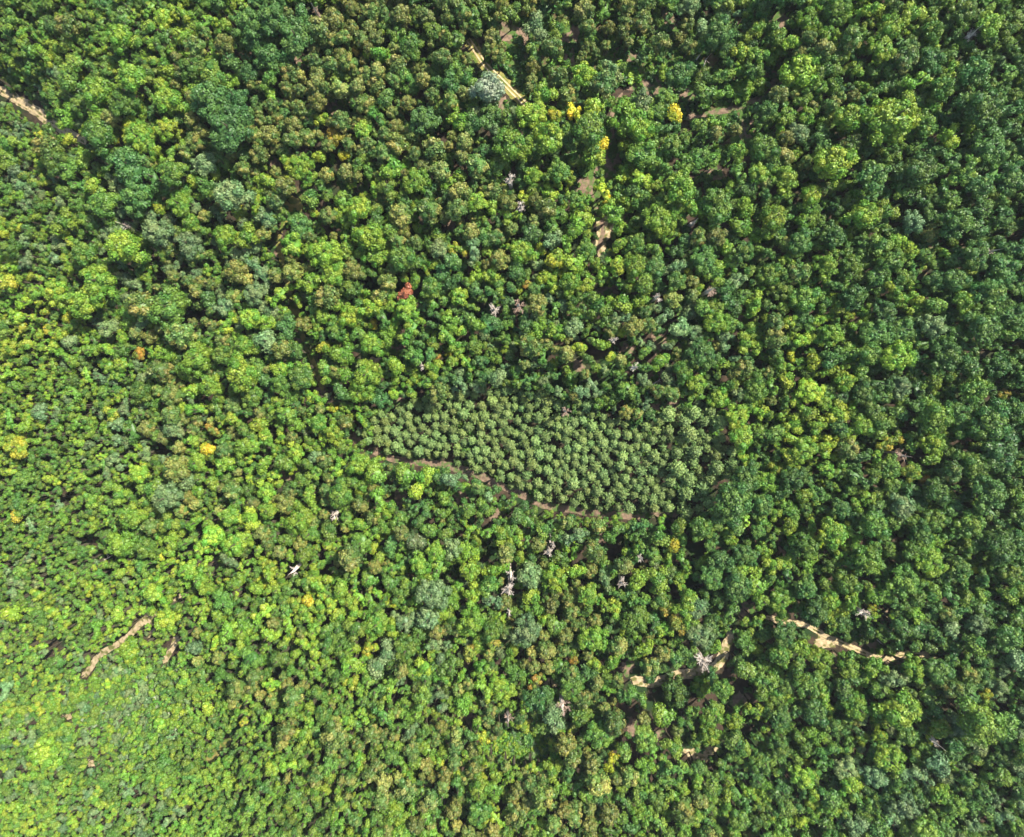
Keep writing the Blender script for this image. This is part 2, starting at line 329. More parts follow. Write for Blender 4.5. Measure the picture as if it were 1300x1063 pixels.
H = '''653 185 20 b;747 168 22 g;815 168 15 b;709 216 16 g;678 223 14 b;818 198 20 g;808 210 12 b;864 96 17 m;742 94 16 b;767 107 15 o;709 102 14 o;775 89 12 s
815 130 12 s;848 82 12 b;914 43 18 d;922 62 12 m;942 114 14 b;914 99 12 g;864 236 22 b;818 254 18 g;909 256 18 g;701 15 14 o;681 36 13 s;701 61 13 o;742 15 14 o
744 33 10 o;772 36 8 o;792 41 9 o;815 28 12 o;838 58 12 o;861 48 9 o;874 61 9 o;767 10 12 b;744 58 10 o;874 8 14 s;891 36 12 s;676 86 9 o;691 122 12 b;960 38 12 b
932 165 9 o;907 170 9 o;889 160 10 g;754 200 13 l;942 68 11 l;914 119 11 b;665 251 7 y;1061 13 18 g;985 48 13 g;1028 28 14 b;1026 48 9 o;1102 15 12 l;1079 51 14 o
1046 66 13 o;1127 36 16 b;1120 61 15 l;1148 76 15 o;1186 38 16 g;1133 150 29 b;1079 150 18 b;1204 175 13 l;1173 157 18 g;1244 137 24 m;1257 188 20 m;1059 208 23 l
995 229 18 b;1110 223 22 m;1163 216 22 m;1013 168 14 s;1044 157 10 b;1056 134 9 o;1018 130 10 b;1028 249 14 l;1211 229 12 g;1244 241 19 m;1282 229 18 m;975 142 14 m
1239 96 22 m;1199 112 18 g;1221 15 16 g;980 278 18 b;1094 273 18 b;1016 308 15 m;1122 270 12 b;1158 283 14 s;1181 298 11 o;1214 283 20 m;1155 319 11 b;1239 326 16 m
1272 339 18 m;1013 347 14 o;1021 380 18 g;1054 425 15 b;1186 357 15 m;1214 357 15 m;1255 374 20 m;1224 385 16 b;1183 415 16 s;1148 420 16 m;1282 400 18 m;1247 415 20 m
1138 453 18 b;1199 453 20 m;1112 423 18 m;1262 466 16 m;1239 494 20 g;1143 491 14 s;983 410 12 o;983 428 12 o;1074 484 14 b;1016 433 9 l;1158 362 8 b
1186 528 20 g;1255 536 24 m;1181 563 15 b;1183 583 12 b;1270 576 22 m;1206 599 14 o;1188 624 16 m;1255 627 22 m;1145 642 15 s;1173 609 8 k;1056 675 20 b;1110 668 17 g
1168 678 15 m;1229 665 18 g;1077 569 12 o;1145 739 20 g;1097 711 20 g;1181 713 18 b;1267 693 20 m;1023 744 16 m;1016 822 12 b;1039 836 14 b;1079 844 13 g;1110 847 12 b
1158 850 16 b;1191 852 16 m;1133 862 13 s;1140 898 25 b;1244 916 26 g;1028 867 16 g;1034 905 16 m;1069 789 15 m;1034 776 17 m;1089 898 15 b;1006 781 12 l
1230 856 10 o;1178 936 6 y;1023 968 6 y;1106 772 5 y;703 733 17 b;729 724 12 l;747 753 15 b;767 735 10 s;810 735 13 b;833 733 13 b;815 763 12 g;668 801 19 s;752 811 16 b
818 824 13 b;886 773 12 s;902 789 10 m;925 781 11 g;889 806 15 s;909 822 9 b;889 870 14 b;856 877 19 m;726 872 15 g;703 913 13 s;739 908 15 g;762 933 15 g;917 877 15 g
945 850 13 g;818 936 14 g;701 768 10 o;721 761 9 o;726 776 9 o;848 773 10 k;825 845 11 o;780 771 10 l;841 829 10 o;757 844 11 l;678 846 8 o
889 673 17 g;833 668 14 o;782 675 12 g;861 668 11 g;759 668 9 o;800 663 9 g;932 632 24 m;947 607 18 m;940 556 16 l;790 718 12 o;754 700 13 o;942 703 14 m
566 602 12 g;597 724 13 l:r;594 645 10 g;615 645 10 g;561 652 10 g;607 619 8 o;457 665 12 b;533 716 14 b;574 696 12 s;556 722 13 g;549 754 18 s;455 589 14 b;338 553 10 l
605 685 8 b;599 789 18 b;544 784 15 s:r;516 824 15 g;457 758 9 l;478 791 14 b;447 844 12 b;429 857 11 g;478 847 13 s;587 895 11 b;343 806 12 b;399 801 10 l;467 822 7 y
612 936 8 y;615 875 12 l;345 703 6 l;345 717 6 l;409 757 6 y;460 671 5 y
455 265 15 b;470 301 18 b;509 273 16 o;513 329 18 g;544 268 15 o;579 267 14 o;381 286 14 d;373 311 13 b;414 321 17 b;424 349 15 b;437 280 9 b;559 319 12 s;601 320 12 s
546 367 15 g;583 377 12 b:r;414 377 14 o;444 402 15 l;517 394 16 b;521 420 13 b;472 438 14 b;490 428 11 b;434 451 13 b;465 476 17 b;503 466 11 b;340 433 13 s;363 418 13 d
381 479 17 g;569 428 13 b;386 413 10 o;556 499 12 o;457 499 14 b;373 347 12 o;396 390 10 g;635 331 12 o;597 296 12 o;526 453 11 g;411 441 9 l;549 336 8 b;556 453 5 k;571 447 6 y
376 48 20 d;345 28 21 d;340 74 19 d;365 70 12 d;447 36 9 o;541 23 12 o;569 23 11 o;586 15 11 o;625 48 11 o;508 23 14 o;424 25 13 o;368 94 11 o;404 94 10 o;406 110 13 o
432 114 12 o;483 71 13 b;536 102 10 o;549 122 9 o;572 130 10 o;518 132 9 o;465 135 12 o;381 140 11 o;345 135 9 o;561 74 12 o;523 61 17 g;622 144 15 m;538 152 18 d
503 163 10 o;503 185 13 o;462 168 11 b;371 178 11 o;345 173 12 o;325 175 10 o;589 183 12 o;551 188 13 o;526 196 9 o;605 211 14 o;587 201 10 o;561 218 12 o;439 221 12 o
528 231 15 b;498 216 13 b;381 213 14 b;328 198 11 o;607 257 14 l;625 244 11 o;582 155 13 b;343 119 8 l;409 152 8 l
838 280 18 b;786 310 11 b;808 308 14 g;909 268 20 g;833 319 12 g;858 339 12 s;886 301 11 o;909 301 12 o;894 331 16 m;909 349 12 b;724 362 16 b;744 316 14 g;711 273 10 b
701 306 11 s;663 321 16 b;683 387 13 o;790 387 13 b;759 389 13 g;681 418 11 b;706 423 11 b;673 440 14 o;729 415 12 s;874 395 12 s;863 418 11 s;881 420 8 s;848 440 8 s
838 458 13 b;762 438 11 b;818 362 13 g;858 359 14 g;879 357 8 o;909 410 14 b;724 483 12 g;848 481 9 s;886 484 12 b;912 504 15 b;958 494 16 g;782 474 9 g;945 436 10 b
894 451 17 m;935 357 10 s;687 317 8 l;775 453 7 l
228 15 12 l;290 24 5 k;318 33 19 d;325 58 15 d;249 61 13 o;285 58 12 o;226 76 8 o;232 94 9 o;246 84 14 g;272 99 17 g;213 89 12 b;152 48 15 b;175 55 10 b;56 71 11 l
75 76 9 b;99 81 11 g;89 102 13 g;86 33 12 o;165 96 20 b;122 117 18 b;157 132 16 g;216 130 18 b;142 150 12 o;244 155 10 o;243 124 8 o;84 150 12 b;178 175 16 b;165 173 8 l
147 180 5 y;193 188 12 b;211 163 14 l;226 170 7 y;127 173 19 g;61 188 14 o;86 178 9 l;51 171 5 y;292 165 25 d;269 127 24 d;302 127 17 d;322 170 10 o;325 198 11 o;309 216 9 o
259 208 17 s;221 218 19 g;165 211 22 d;175 251 20 d;107 201 11 b;71 203 16 g;244 229 9 l;274 221 9 l;229 259 14 b;295 249 21 s;135 257 20 g;224 244 8 o
160 315 22 b;105 320 18 g;200 295 18 s;240 310 15 s;242 285 14 b;225 262 12 b;285 300 14 b;315 300 12 b;300 345 14 o;330 345 13 s;125 358 20 b;72 372 16 l;110 385 22 b
180 390 16 o;215 390 22 g;165 405 12 b;232 425 17 o;138 417 10 s;287 413 12 b;308 440 14 b;320 405 14 b;250 455 18 b;285 450 14 g;130 360 12 g;15 336 10 l;28 415 7 y;62 418 7 y
76 425 8 l;86 404 7 y;205 470 14 o;178 500 16 g;221 502 12 o;279 504 9 b;270 490 16 b;320 505 14 g;30 543 12 l;188 543 10 o;218 528 12 o;222 545 14 s;168 545 12 g;250 520 10 b
225 595 16 o;285 590 12 b;212 632 16 s;240 610 12 s;175 600 14 b;232 648 8 o;250 640 8 o;170 655 18 b;215 665 10 g;192 668 10 o;155 690 18 b;218 687 9 l;205 706 6 y
290 655 14 b;270 680 14 b;300 690 14 b;293 712 9 s;240 722 14 b;150 780 10 l;213 785 16 l;258 775 7 l;165 825 18 b;100 880 12 b;68 895 12 b;60 955 18 b;205 830 13 m;265 900 9 l
310 915 5 y;220 960 5 l;255 735 12 b;300 740 13 b;285 765 12 g;310 800 12 b;320 835 12 g;290 860 12 g'''
HAND = []
for tok in H.replace('\n', ';').split(';'):
    a, b, c, d = tok.split(); HAND.append((float(a), float(b), float(c), d))

# tracks: polyline in photo pixels, half width px, material, ruts
TRACKS = [
 ('dirt_track', [(-70,82),(0,115),(20,126),(45,140),(62,153),(82,166),(110,182)], 6.2, SOIL, True, 'sandy dirt track entering at the left edge'),
 ('dirt_track', [(594,50),(606,68),(615,82),(640,106),(672,138)], 8.0, GRASSV, True, 'pale twin-rut track between trees at the top'),
 ('dirt_track', [(870,152),(884,147),(925,140),(950,132),(968,124),(984,104),(992,74)], 4.2, BROWN, False, 'brown track at upper right'),
 ('dirt_track', [(972,783),(990,789),(1020,792),(1045,806),(1083,823),(1120,838),(1150,830),(1190,833)], 4.0, SOIL, True, 'sandy track at lower right'),
 ('dirt_track', [(468,570),(500,584),(560,589),(600,600),(640,619),(690,641),(757,652),(800,655),(862,652)], 4.6, BROWN, False, 'narrow brown track along the plantation'),
 ('footpath', [(371,250),(368,272),(352,300),(360,340),(373,395),(385,430),(396,455),(410,496)], 3.4, GRASSV, False, 'overgrown path at left of centre'),
 ('footpath', [(790,118),(775,148),(778,180),(760,212),(748,240),(756,262),(767,290),(758,322)], 2.6, BROWN, False, 'sandy path winding through upper centre'),
 ('footpath', [(201,774),(188,784),(178,792),(163,809),(142,822),(125,832),(114,850),(104,860)], 4.0, SOIL, False, 'bare soil strip at lower left'),
 ('footpath', [(198,796),(190,806),(184,811)], 3, SOIL, False, 'short soil strip at lower left'),
 ('footpath', [(226,806),(218,826),(207,842)], 4, SOIL, False, 'pale soil gully at lower left'),
 ('footpath', [(941,140),(941,178)], 2.5, BROWN, False, 'short brown path at upper right'),
 ('footpath', [(800,862),(826,868),(860,858),(890,852),(912,846),(922,820),(930,798)], 6.0, SOIL, False, 'sandy strip at lower right of centre'),
 ('footpath', [(255,975),(269,961),(284,945),(294,938)], 4.5, GRASSV, False, 'pale path at the bottom left'),
 ('footpath', [(833,452),(835,430),(846,416),(862,408),(872,395)], 4.0, BROWN, False, 'curved brown path right of centre'),
]
# openings in the canopy: x, y, rx, ry, material ('' = just a dark gap)
GAPS = '''665 50 6 14 b;722 75 6 8 b;823 109 20 9 b;870 120 14 7 b;775 208 13 18 b;735 238 10 8 b;955 168 10 9 b;907 223 9 10 b;988 25 12 10 b;975 92 7 10 b;381 80 10 11 b;425 136 12 7 b
460 238 8 7 b;557 240 6 9 b;346 207 8 7 b;390 200 7 6 b;767 290 8 14 s;762 313 6 10 s;792 278 5 7 b;772 369 14 5 b;742 387 7 5 b;838 433 7 10 b;866 402 6 7 b;870 440 8 5 b;833 480 11 8 b
729 466 10 7 b;797 443 8 7 b;848 514 22 5 b;945 407 8 6 b;1186 311 8 5 b;1219 316 12 5 b;1173 351 7 4 b;1143 262 10 7 -;353 310 5 12 b;574 288 4 9 b;597 339 4 6 b;373 395 5 10 g
378 430 5 7 b;477 463 8 7 s;503 440 7 9 b;409 494 5 6 b;371 262 8 13 g;508 511 9 4 b;450 556 7 5 b;366 604 11 5 b;508 632 5 10 b;584 630 7 6 b;630 652 7 7 b;576 724 4 10 -;622 703 7 10 -
780 696 10 14 -;881 701 11 9 -;945 675 12 7 -;757 683 8 5 b;993 693 4 14 b;1046 706 6 7 b;1148 546 8 12 -;1224 563 9 9 -;1267 562 7 4 -;1097 683 10 3 -;1145 684 5 4 -
797 847 7 7 b;803 923 6 8 b;833 933 10 5 b;889 956 14 7 s;940 890 8 9 b;698 867 7 5 s;947 776 11 9 b;1046 815 11 6 s;1059 842 6 8 b;1112 822 9 9 b;1135 839 11 5 b;1120 783 6 8 b
1016 882 5 5 s;1016 918 4 8 b;190 784 9 6 s;85 910 6 3 s;226 759 5 4 s;178 766 4 3 s;160 853 4 4 s;117 969 6 4 s;274 713 4 12 b;638 855 6 6 b;590 845 6 5 b;594 915 8 7 b;316 40 4 8 -
120 465 3 3 -;645 40 10 12 b;730 45 5 16 b;850 25 6 12 b;930 28 8 8 b;793 70 10 8 b;720 50 6 6 b;640 135 10 8 b;1135 275 8 7 -;1075 245 9 4 -;1010 245 5 5 -;205 350 5 6 -;250 400 12 5 -;235 395 8 5 -
290 285 8 12 -;300 250 8 6 -;205 572 14 5 -;30 500 4 3 -;86 628 4 4 -;115 685 16 4 -;135 705 14 4 -;75 815 8 4 -;60 730 6 4 -;1290 300 7 4 -;1250 355 5 3 -;1295 270 6 5 -;910 290 5 6 b;740 700 6 6 -;1180 170 4 4 -
1240 195 5 4 -;520 150 5 9 -;560 170 7 10 -;490 55 5 7 -;530 375 6 6 -;533 120 5 8 -;615 390 8 6 -;1165 580 4 6 -;470 360 8 4 -;660 450 6 6 -;1030 325 5 5 -;1005 280 4 9 -;960 460 5 4 -;1285 440 7 4 -
655 950 34 17 G;700 100 8 14 G;870 75 9 12 G;650 75 8 14 G;925 105 14 10 G;765 210 10 12 G;985 665 6 4 -;1250 450 7 4 -;880 742 8 5 -;1100 925 4 6 -;1210 900 6 6 -;1265 905 5 6 -'''
GAP = []
for tok in GAPS.replace('\n', ';').split(';'):
    a, b, c, d, e = tok.split(); GAP.append((float(a), float(b), float(c), float(d), e))
PLANT = [(466,556),(484,528),(520,512),(575,500),(640,496),(700,512),(760,528),(815,545),(850,527),(900,520),(922,545),(934,585),(918,628),(894,652),(850,654),(757,650),(695,638),(645,614),(600,594),(560,584),(500,578)]
def inpoly(x, y, P):
    c = False; n = len(P)
    for i in range(n):
        x1, y1 = P[i]; x2, y2 = P[(i+1) % n]
        if (y1 > y) != (y2 > y) and x < (x2-x1)*(y-y1)/(y2-y1)+x1: c = not c
    return c
def segd(x, y, P):
    m = 1e9
    for (x1, y1), (x2, y2) in zip(P, P[1:]):
        dx, dy = x2-x1, y2-y1; t = max(0, min(1, ((x-x1)*dx+(y-y1)*dy)/(dx*dx+dy*dy)))
        m = min(m, math.hypot(x-x1-t*dx, y-y1-t*dy))
    return m
# colour / size of the rest of the canopy on a 100 px grid
GRID = '''gbg9 gbd10 gbl11 ddg14 oog12 oog12 oog12 ogo12 osg12 dgm13 gbl13 gbm13 mgg12
gbs10 gbl11 gdo12 odo12 oog11 ogm12 sgd13 blg14 gbg14 gbo12 gob13 gbm14 mmg13
gsb9 gsg11 gos12 olg11 gbo12 bog12 obd12 gbl13 gdb14 gmb14 gbm14 mgm14 mmg14
glb9 gbs11 gso11 obs11 obg12 gdb12 dbg12 lgb11 gbd12 bgo12 gbm13 mgb13 mmg13
lbgl8 bgs10 obg11 bgd12 bbg12 dbg11 sgd9 sgo8 gso10 bgm11 bgl11 gmm13 mgm14
bggl7 gbs8 ogb11 bgl11 bso10 sgd9 sgd9 sgd9 bgs11 blg11 blm12 mgm13 mmg14
bgg7 gbg9 bog10 bog11 bgo11 gbd11 gbd11 gsb11 gmd13 gmb13 mgb13 mgg13 mgg13
gbgs7 gbgl9 bgl10 blg10 blg11 gbs12 gob12 gbo12 bgm12 gbm12 bgl12 bgm13 mgm13
gbgl7 sgb7 bgb9 bog10 blg11 gbs11 ogb11 gmo12 gbm13 bgm13 bgm13 gmo13 gms13
gbgls8 sgb6 gbb8 gbg9 gbo9 bgo10 lbo9 dgo12 gbo12 bgm12 bgm12 bgs12 gms12
gbgls8 sgb7 gbb8 gbg9 gbo9 bgo10 bgo10 dgo12 gbo12 bgm12 bgm12 bgs12 gms12'''
GR = [[(t.rstrip('0123456789'), float(t.lstrip('abcdefghijklmnopqrstuvwxyz'))) for t in row.split()] for row in GRID.split('\n')]
def zone(x, y):
    gx = (x-50)/100+random.gauss(0, .35); gy = (y-50)/100+random.gauss(0, .35)
    c, r = GR[max(0, min(10, round(gy)))][max(0, min(12, round(gx)))]
    return random.choice(c), r
SPARSE = [(640,0,910,135),(840,120,960,260),(700,430,800,500),(360,180,430,300),(640,925,700,974),(780,850,960,974)]

LIT = [(0,115),(12,121),(25,129),(38,137),(48,144),(600,60),(612,80),(625,94),(640,106),(655,122),(670,136),(1024,794),(1038,802),(1050,816),(1062,816),(1075,821),(1040,812),(1084,822),(1012,791),
 (900,143),(925,140),(950,132),(805,866),(820,868),(838,864),(858,858),(922,812),(924,825),(915,845),(190,785),(178,793),(165,807),(150,818),(135,828),(122,835),(115,850),(108,857),(220,815),(218,826),(208,840),
 (765,312),(768,295),(778,120),(772,145),(753,222),(745,236),(820,109),(665,45),(765,245),(838,433),(757,652),(530,588),(990,20),(500,584),(545,588),(575,593),(600,600),(620,609),(640,619),(665,630),(690,641),(725,648),(800,655),(830,654),(700,20),(730,90),(800,75),(845,75),(900,85),(645,45),(650,80),(930,105),(655,950),(640,945),(675,955),(925,555),(932,585),(924,610),(912,630),(860,524),(700,508),(770,526),(620,494)]
def shades(X, Y, hc, rm):
    '''does a crown here throw its shadow on a sunlit stretch of track or opening'''
    g = float(ground(X, Y)); d = hc/math.tan(ELEV)
    px, py = toPix(X-SUN[0]*d, Y-SUN[1]*d, g); r = rm*F/(CAMZ-g)
    return any(abs(px-a) < 2*r+9 and abs(py-b) < 2*r+9 and math.hypot(px-a, py-b) < (r*1.3+7 if a < 60 else r+2.5) for a, b in LIT)
trees = []                                            # dicts: x y r code shape kind
cell = {}
def near(x, y, R_):
    for i in range(int((x-R_)//40), int((x+R_)//40)+1):
        for j in range(int((y-R_)//40), int((y+R_)//40)+1):
            for t in cell.get((i, j), ()): yield t
def put(x, y, r, code, kind, **k):
    t = dict(x=x, y=y, r=r, c=code, kind=kind, **k); trees.append(t); cell.setdefault((int(x//40), int(y//40)), []).append(t); return t
def kind_of(c):
    return {'n': 'dead_tree', 'o': 'olive_topped_tree', 'y': 'yellow_leaved_tree', 'k': 'yellow_leaved_tree', 'r': 'yellow_leaved_tree', 'p': 'pine_tree'}.get(c, 'broadleaf_tree')
for (x, y, r, c, lab, short) in LM:
    cc, _, sh = c.partition(':'); put(x, y, r, cc, 'dead_tree' if cc == 'n' else ('rust_leaved_tree' if cc == 'r' else kind_of(cc)), label=lab, short=short, lm=True, rnd=bool(sh))
for (x, y, r, c) in HAND:
    cc, _, sh = c.partition(':')
    if r < 16 and any(math.hypot(x-a, y-b) < r*.9+2 for a, b in LIT): continue
    if any(math.hypot(t['x']-x, t['y']-y) < .5*max(t['r'], r) for t in near(x, y, r+20)): continue
    put(x, y, r, cc, kind_of(cc), rnd=bool(sh))
def blocked(x, y, r, k=.75):
    for nme, P, hw, *_ in TRACKS:
        if segd(x, y, P) < hw*.55+r*k: return True
    for gx, gy, rx, ry, m in GAP:
        if abs(x-gx) > rx+r or abs(y-gy) > ry+r: continue
        if ((x-gx)/(rx+r*k))**2+((y-gy)/(ry+r*k))**2 < 1: return True
    return False
# young pines of the plantation
for _ in range(26000):
    x = random.uniform(460, 930); y = random.uniform(490, 660)
    if not inpoly(x+random.gauss(0, 5), y+random.gauss(0, 3), PLANT): continue
    big = x > 845 and random.random() < .7
    r = random.uniform(7, 9.5) if big else random.uniform(4.0, 6.9)
    if any(math.hypot(t['x']-x, t['y']-y) < (t['r']+r)*.95 for t in near(x, y, r+26)) or blocked(x, y, r, .6): continue
    if any(math.hypot(x-a, y-b) < q for a, b, q in ((706,562,9),(757,578,7),(530,546,4),(668,500,5))): continue
    put(x, y, r, 'p', 'pine_tree')
# rest of the canopy, inside the frame and a margin around it
MG = 130
for npass, (ov, smin, tries) in enumerate([(.80, 1.0, 60000), (.72, .8, 60000), (.66, .62, 70000)]):
    for _ in range(tries):
        x = random.uniform(-MG, 1300+MG); y = random.uniform(-MG, 1063+MG)
        if inpoly(x, y, PLANT): continue
        c, rm = zone(x, y); r = max(4.2, rm*(.92 if x > 330 else .8)*random.lognormvariate(0, .27)*smin)
        if any(math.hypot(t['x']-x, t['y']-y) < (t['r']+r)*ov for t in near(x, y, r+30)): continue
        if any(math.hypot(x-a, y-b) < r*1.1+(9 if b < 150 and a < 700 else 5) for a, b in LIT): continue
        if blocked(x, y, r, .8 if npass < 2 else .7): continue
        if any(a < x < a2 and b < y < b2 for a, b, a2, b2 in SPARSE) and random.random() < .68+.2*npass: continue
        if npass == 2 and random.random() < .3: c = 'm'  # some low gap fillers turn deeper green: shade put into their leaf colour
        put(x, y, r, c, kind_of(c), low=npass)
    print('pass', npass, len(trees))

# ---------------------------------------------------------------- metres
SC = {'pine_tree': 1.1, 'dead_tree': .88, 'olive_topped_tree': 1.12, 'rust_leaved_tree': 1.15}
def finish(t):
    px, py, r, c = t['x'], t['y'], t['r'], t['c']; k = t['kind']; rnd = random.Random(int(px*31+py*17))
    def h_of(rm):
        if k == 'pine_tree': return (3.2+rm*2.4)*(1+.45*max(0, min(1, (px-700)/180)))
        if k == 'dead_tree': return 13+rm*2.2
        base = 7.5+rm*2.5
        if k == 'olive_topped_tree': base *= 1.12
        return base*(.72 if t.get('low') == 2 else 1)
    hj = rnd.uniform(.88, 1.12); sl = .55 if px < 300 and 840 < py else 1.0
    for cut in (1, .8, .62, .48, .36, .26):
        z = 12.0
        for _ in range(6):
            x, y = unproj(px, py, z); g = float(ground(x, y)); rm = r*SC.get(k, 1.08)*(CAMZ-z)/F
            h = h_of(rm)*hj*sl*cut*(.8 if 640 < px < 960 and py < 130 else 1); vz = 1.2 if k in ('olive_topped_tree', 'pine_tree') else .8
            hc = max(h-rm*vz*.8, rm*.7); z = g+hc
        if k == 'dead_tree' or not shades(x, y, hc, rm): break
    fam = {'pine_tree': 'pine', 'dead_tree': 'dead', 'olive_topped_tree': 'narrow'}.get(k, 'broad')
    if fam == 'broad' and rm > 4.1: fam = 'big'
    if t.get('rnd'): fam = 'round'
    if k == 'dead_tree': vi = 3 if t['label'].startswith(('brown-grey', 'round fuzzy')) else rnd.choice((0, 1, 2, 5)) if 'white' in t['label'] or 'bleached' in t['label'] else rnd.randrange(7)
    else: vi = rnd.randrange(len(SHAPES[fam]))
    j = rnd.gauss(0, .05); br = rnd.lognormvariate(0, .14)
    def tint(cx): return [max(.003, cx[0]*1.11*(1+j+rnd.gauss(0, .05))*br), cx[1]*br, max(.003, cx[2]*(1-j)*br)]
    p = PAL.get(c, PAL['g'])
    if t.get('lm') and c in 'yk' and any(q in t['label'] for q in ('bright', 'vivid', 'pure', 'yellow-topped', 'golden tree')): p = (lin(160,184,46,.54), lin(222,214,54,.56)) if c == 'y' else (lin(162,166,54,.52), lin(218,188,64,.54))
    t.update(X=x, Y=y, G=g, rm=rm, hc=hc, fam=fam, vi=vi, rot=rnd.uniform(0, 6.283), rvz=rm*rnd.uniform(.9, 1.1),
             t1=tint(p[0]), t2=tint(p[1]), tr=.10+.035*rm, tv=rnd.randrange(3))
for t in trees: finish(t)

# ---------------------------------------------------------------- labels for individual trees
COLW = {'d': 'dark bluish green', 'm': 'deep green', 'g': 'mid green', 'b': 'bright green', 'l': 'lime green', 'y': 'yellow', 'k': 'golden', 'o': 'olive-tan topped', 's': 'greyish sage green', 'w': 'whitish', 'p': 'pale green', 'r': 'rust'}
NOUN = {'broadleaf_tree': 'tree', 'olive_topped_tree': 'tree', 'yellow_leaved_tree': 'tree', 'pine_tree': 'young pine', 'dead_tree': 'bare tree'}
DIRS = ['right of', 'to the upper right of', 'above', 'to the upper left of', 'left of', 'to the lower left of', 'below', 'to the lower right of']
def sector(dx, dy): return int(((math.degrees(math.atan2(-dy, dx))+22.5) % 360)//45)
inframe = lambda t: -4 < t['x'] < 1304 and -4 < t['y'] < 1067
LMS = [(t['x'], t['y'], t['short']) for t in trees if t.get('lm')]
LMS += [(1046,812,'the sandy track at lower right'),(640,100,'the twin-rut track at the top'),(35,135,'the sandy track at the left edge'),(935,136,'the brown track at the upper right'),(188,785,'the bare soil strip at lower left'),(217,825,'the pale soil gully at lower left'),(854,862,'the sandy strip at lower right of centre'),(466,556,'the left tip of the pine plantation'),(908,640,'the right end of the pine plantation'),(757,577,'the dark hole inside the plantation'),(1148,546,'the deep dark gap in the right half'),(780,696,'the dark gap below the plantation'),(775,208,'the grassy opening at upper centre'),(838,433,'the curved brown opening right of centre'),(381,80,'the brown opening beside the dark clump at the top'),(1048,817,'the widest sandy spot of the lower right track'),(0,0,'the top left corner'),(1300,0,'the top right corner'),(1300,500,'the middle of the right edge'),(0,487,'the middle of the left edge'),(269,961,'the pale path at the bottom left')]
nearest = {}                                          # (landmark, sector, colour) -> (dist, tree id)
vis = [t for t in trees if inframe(t)]
for i, t in enumerate(vis):
    for li, (lx, ly, sh) in enumerate(LMS):
        d = math.hypot(t['x']-lx, t['y']-ly)
        if d < 1 or d > 170: continue
        key = (li, sector(t['x']-lx, t['y']-ly), t['c'])
        for sz in ('', 'S'):
            kk = key+(sz if not sz else ('large' if t['rm'] > 4 else 'small' if t['rm'] < 2.6 else 'medium-sized'),)
            nearest.setdefault(kk, []).append((d, i))
for v in nearest.values(): v.sort()
cand = {}
for (li, sc, c, sz), v in nearest.items():
    for rank, (d, i) in enumerate(v[:2]):
        cand.setdefault(i, []).append((d*(1+.6*rank)+(8 if sz else 0), li, sc, c, sz, rank))
used = set()
for i, t in enumerate(vis):
    if t.get('lm') or i not in cand: continue
    for d, li, sc, c, sz, rank in sorted(cand[i]):
        s = f"{'nearest' if rank == 0 else 'second nearest'} {sz+' ' if sz else ''}{COLW[c]} {NOUN[t['kind']]} {DIRS[sc]} {LMS[li][2]}"
        if s not in used and len(s.split()) <= 16: used.add(s); t['label'] = s; break

# ---------------------------------------------------------------- choose individuals (the 300 that show largest of each kind) and link them
GROUPS = {'broadleaf_tree': 'green broadleaf trees of the forest canopy', 'olive_topped_tree': 'olive-tan topped trees of the forest canopy',
          'yellow_leaved_tree': 'yellow and golden trees scattered in the canopy', 'pine_tree': 'young pines of the plantation', 'dead_tree': 'bare dead trees scattered in the forest', 'rust_leaved_tree': None}
rest = []
def fallback(t):
    if t['kind'] == 'pine_tree':
        return 'one of the alike young pines in the plantation, ' + ('left' if t['x'] < 620 else 'middle' if t['x'] < 770 else 'right') + (' upper' if t['y'] < 575 else ' lower') + ' part'
    l = min(LMS, key=lambda q: math.hypot(q[0]-t['x'], q[1]-t['y']))
    cw = COLW[t['c']].replace('greyish sage', 'sage').replace('dark bluish', 'bluish').replace('olive-tan topped', 'olive-topped')
    return f"{cw} {NOUN[t['kind']]} {DIRS[sector(t['x']-l[0], t['y']-l[1])].replace('to the ', '')} {l[2]}"
def place(t):
    e = bpy.data.objects.new(t['kind'], None); COL.objects.link(e)
    e.location = (t['X'], t['Y'], t['G']); e.empty_display_size = .5
    e['label'] = t.get('label') or fallback(t); e['category'] = 'pine' if t['kind'] == 'pine_tree' else 'dead tree' if t['kind'] == 'dead_tree' else 'tree'
    if GROUPS[t['kind']]: e['group'] = GROUPS[t['kind']]
    dead = t['kind'] == 'dead_tree'
    c = bpy.data.objects.new('branches' if dead else 'crown', SHAPES[t['fam']][t['vi']]); COL.objects.link(c); c.parent = e
    c.location = (0, 0, t['hc']); c.rotation_euler = (0, 0, t['rot']); c.scale = (t['rm'], t['rm'], t['rvz'])
    if not dead: c['tint'] = t['t1']; c['tint_tip'] = t['t2']
    k = bpy.data.objects.new('trunk', DTRUNK if dead else TRUNK[t['tv']]); COL.objects.link(k); k.parent = e
    k.location = (0, 0, -.3); k.rotation_euler = (0, 0, t['rot']); k.scale = (t['tr'], t['tr'], t['hc']+.3)
FALL = {'broadleaf_tree': '{c} broadleaf tree packed into the closed forest canopy', 'olive_topped_tree': 'olive-tan topped narrow tree in the forest canopy',
        'yellow_leaved_tree': '{c} leaved tree among green crowns of the forest canopy', 'pine_tree': 'small pale green young pine inside the plantation', 'dead_tree': 'bare tree', 'rust_leaved_tree': ''}
bykind = {}
for t in vis: bykind.setdefault(t['kind'], []).append(t)
solo = set()
for k, L in bykind.items():
    L.sort(key=lambda t: (not t.get('lm'), -t['r']))
    for t in L[:300]: place(t); solo.add(id(t))
    print(k, len(L), 'unlabelled among individuals', sum(1 for t in L[:300] if not t.get('label')))
rest = [t for t in trees if id(t) not in solo]

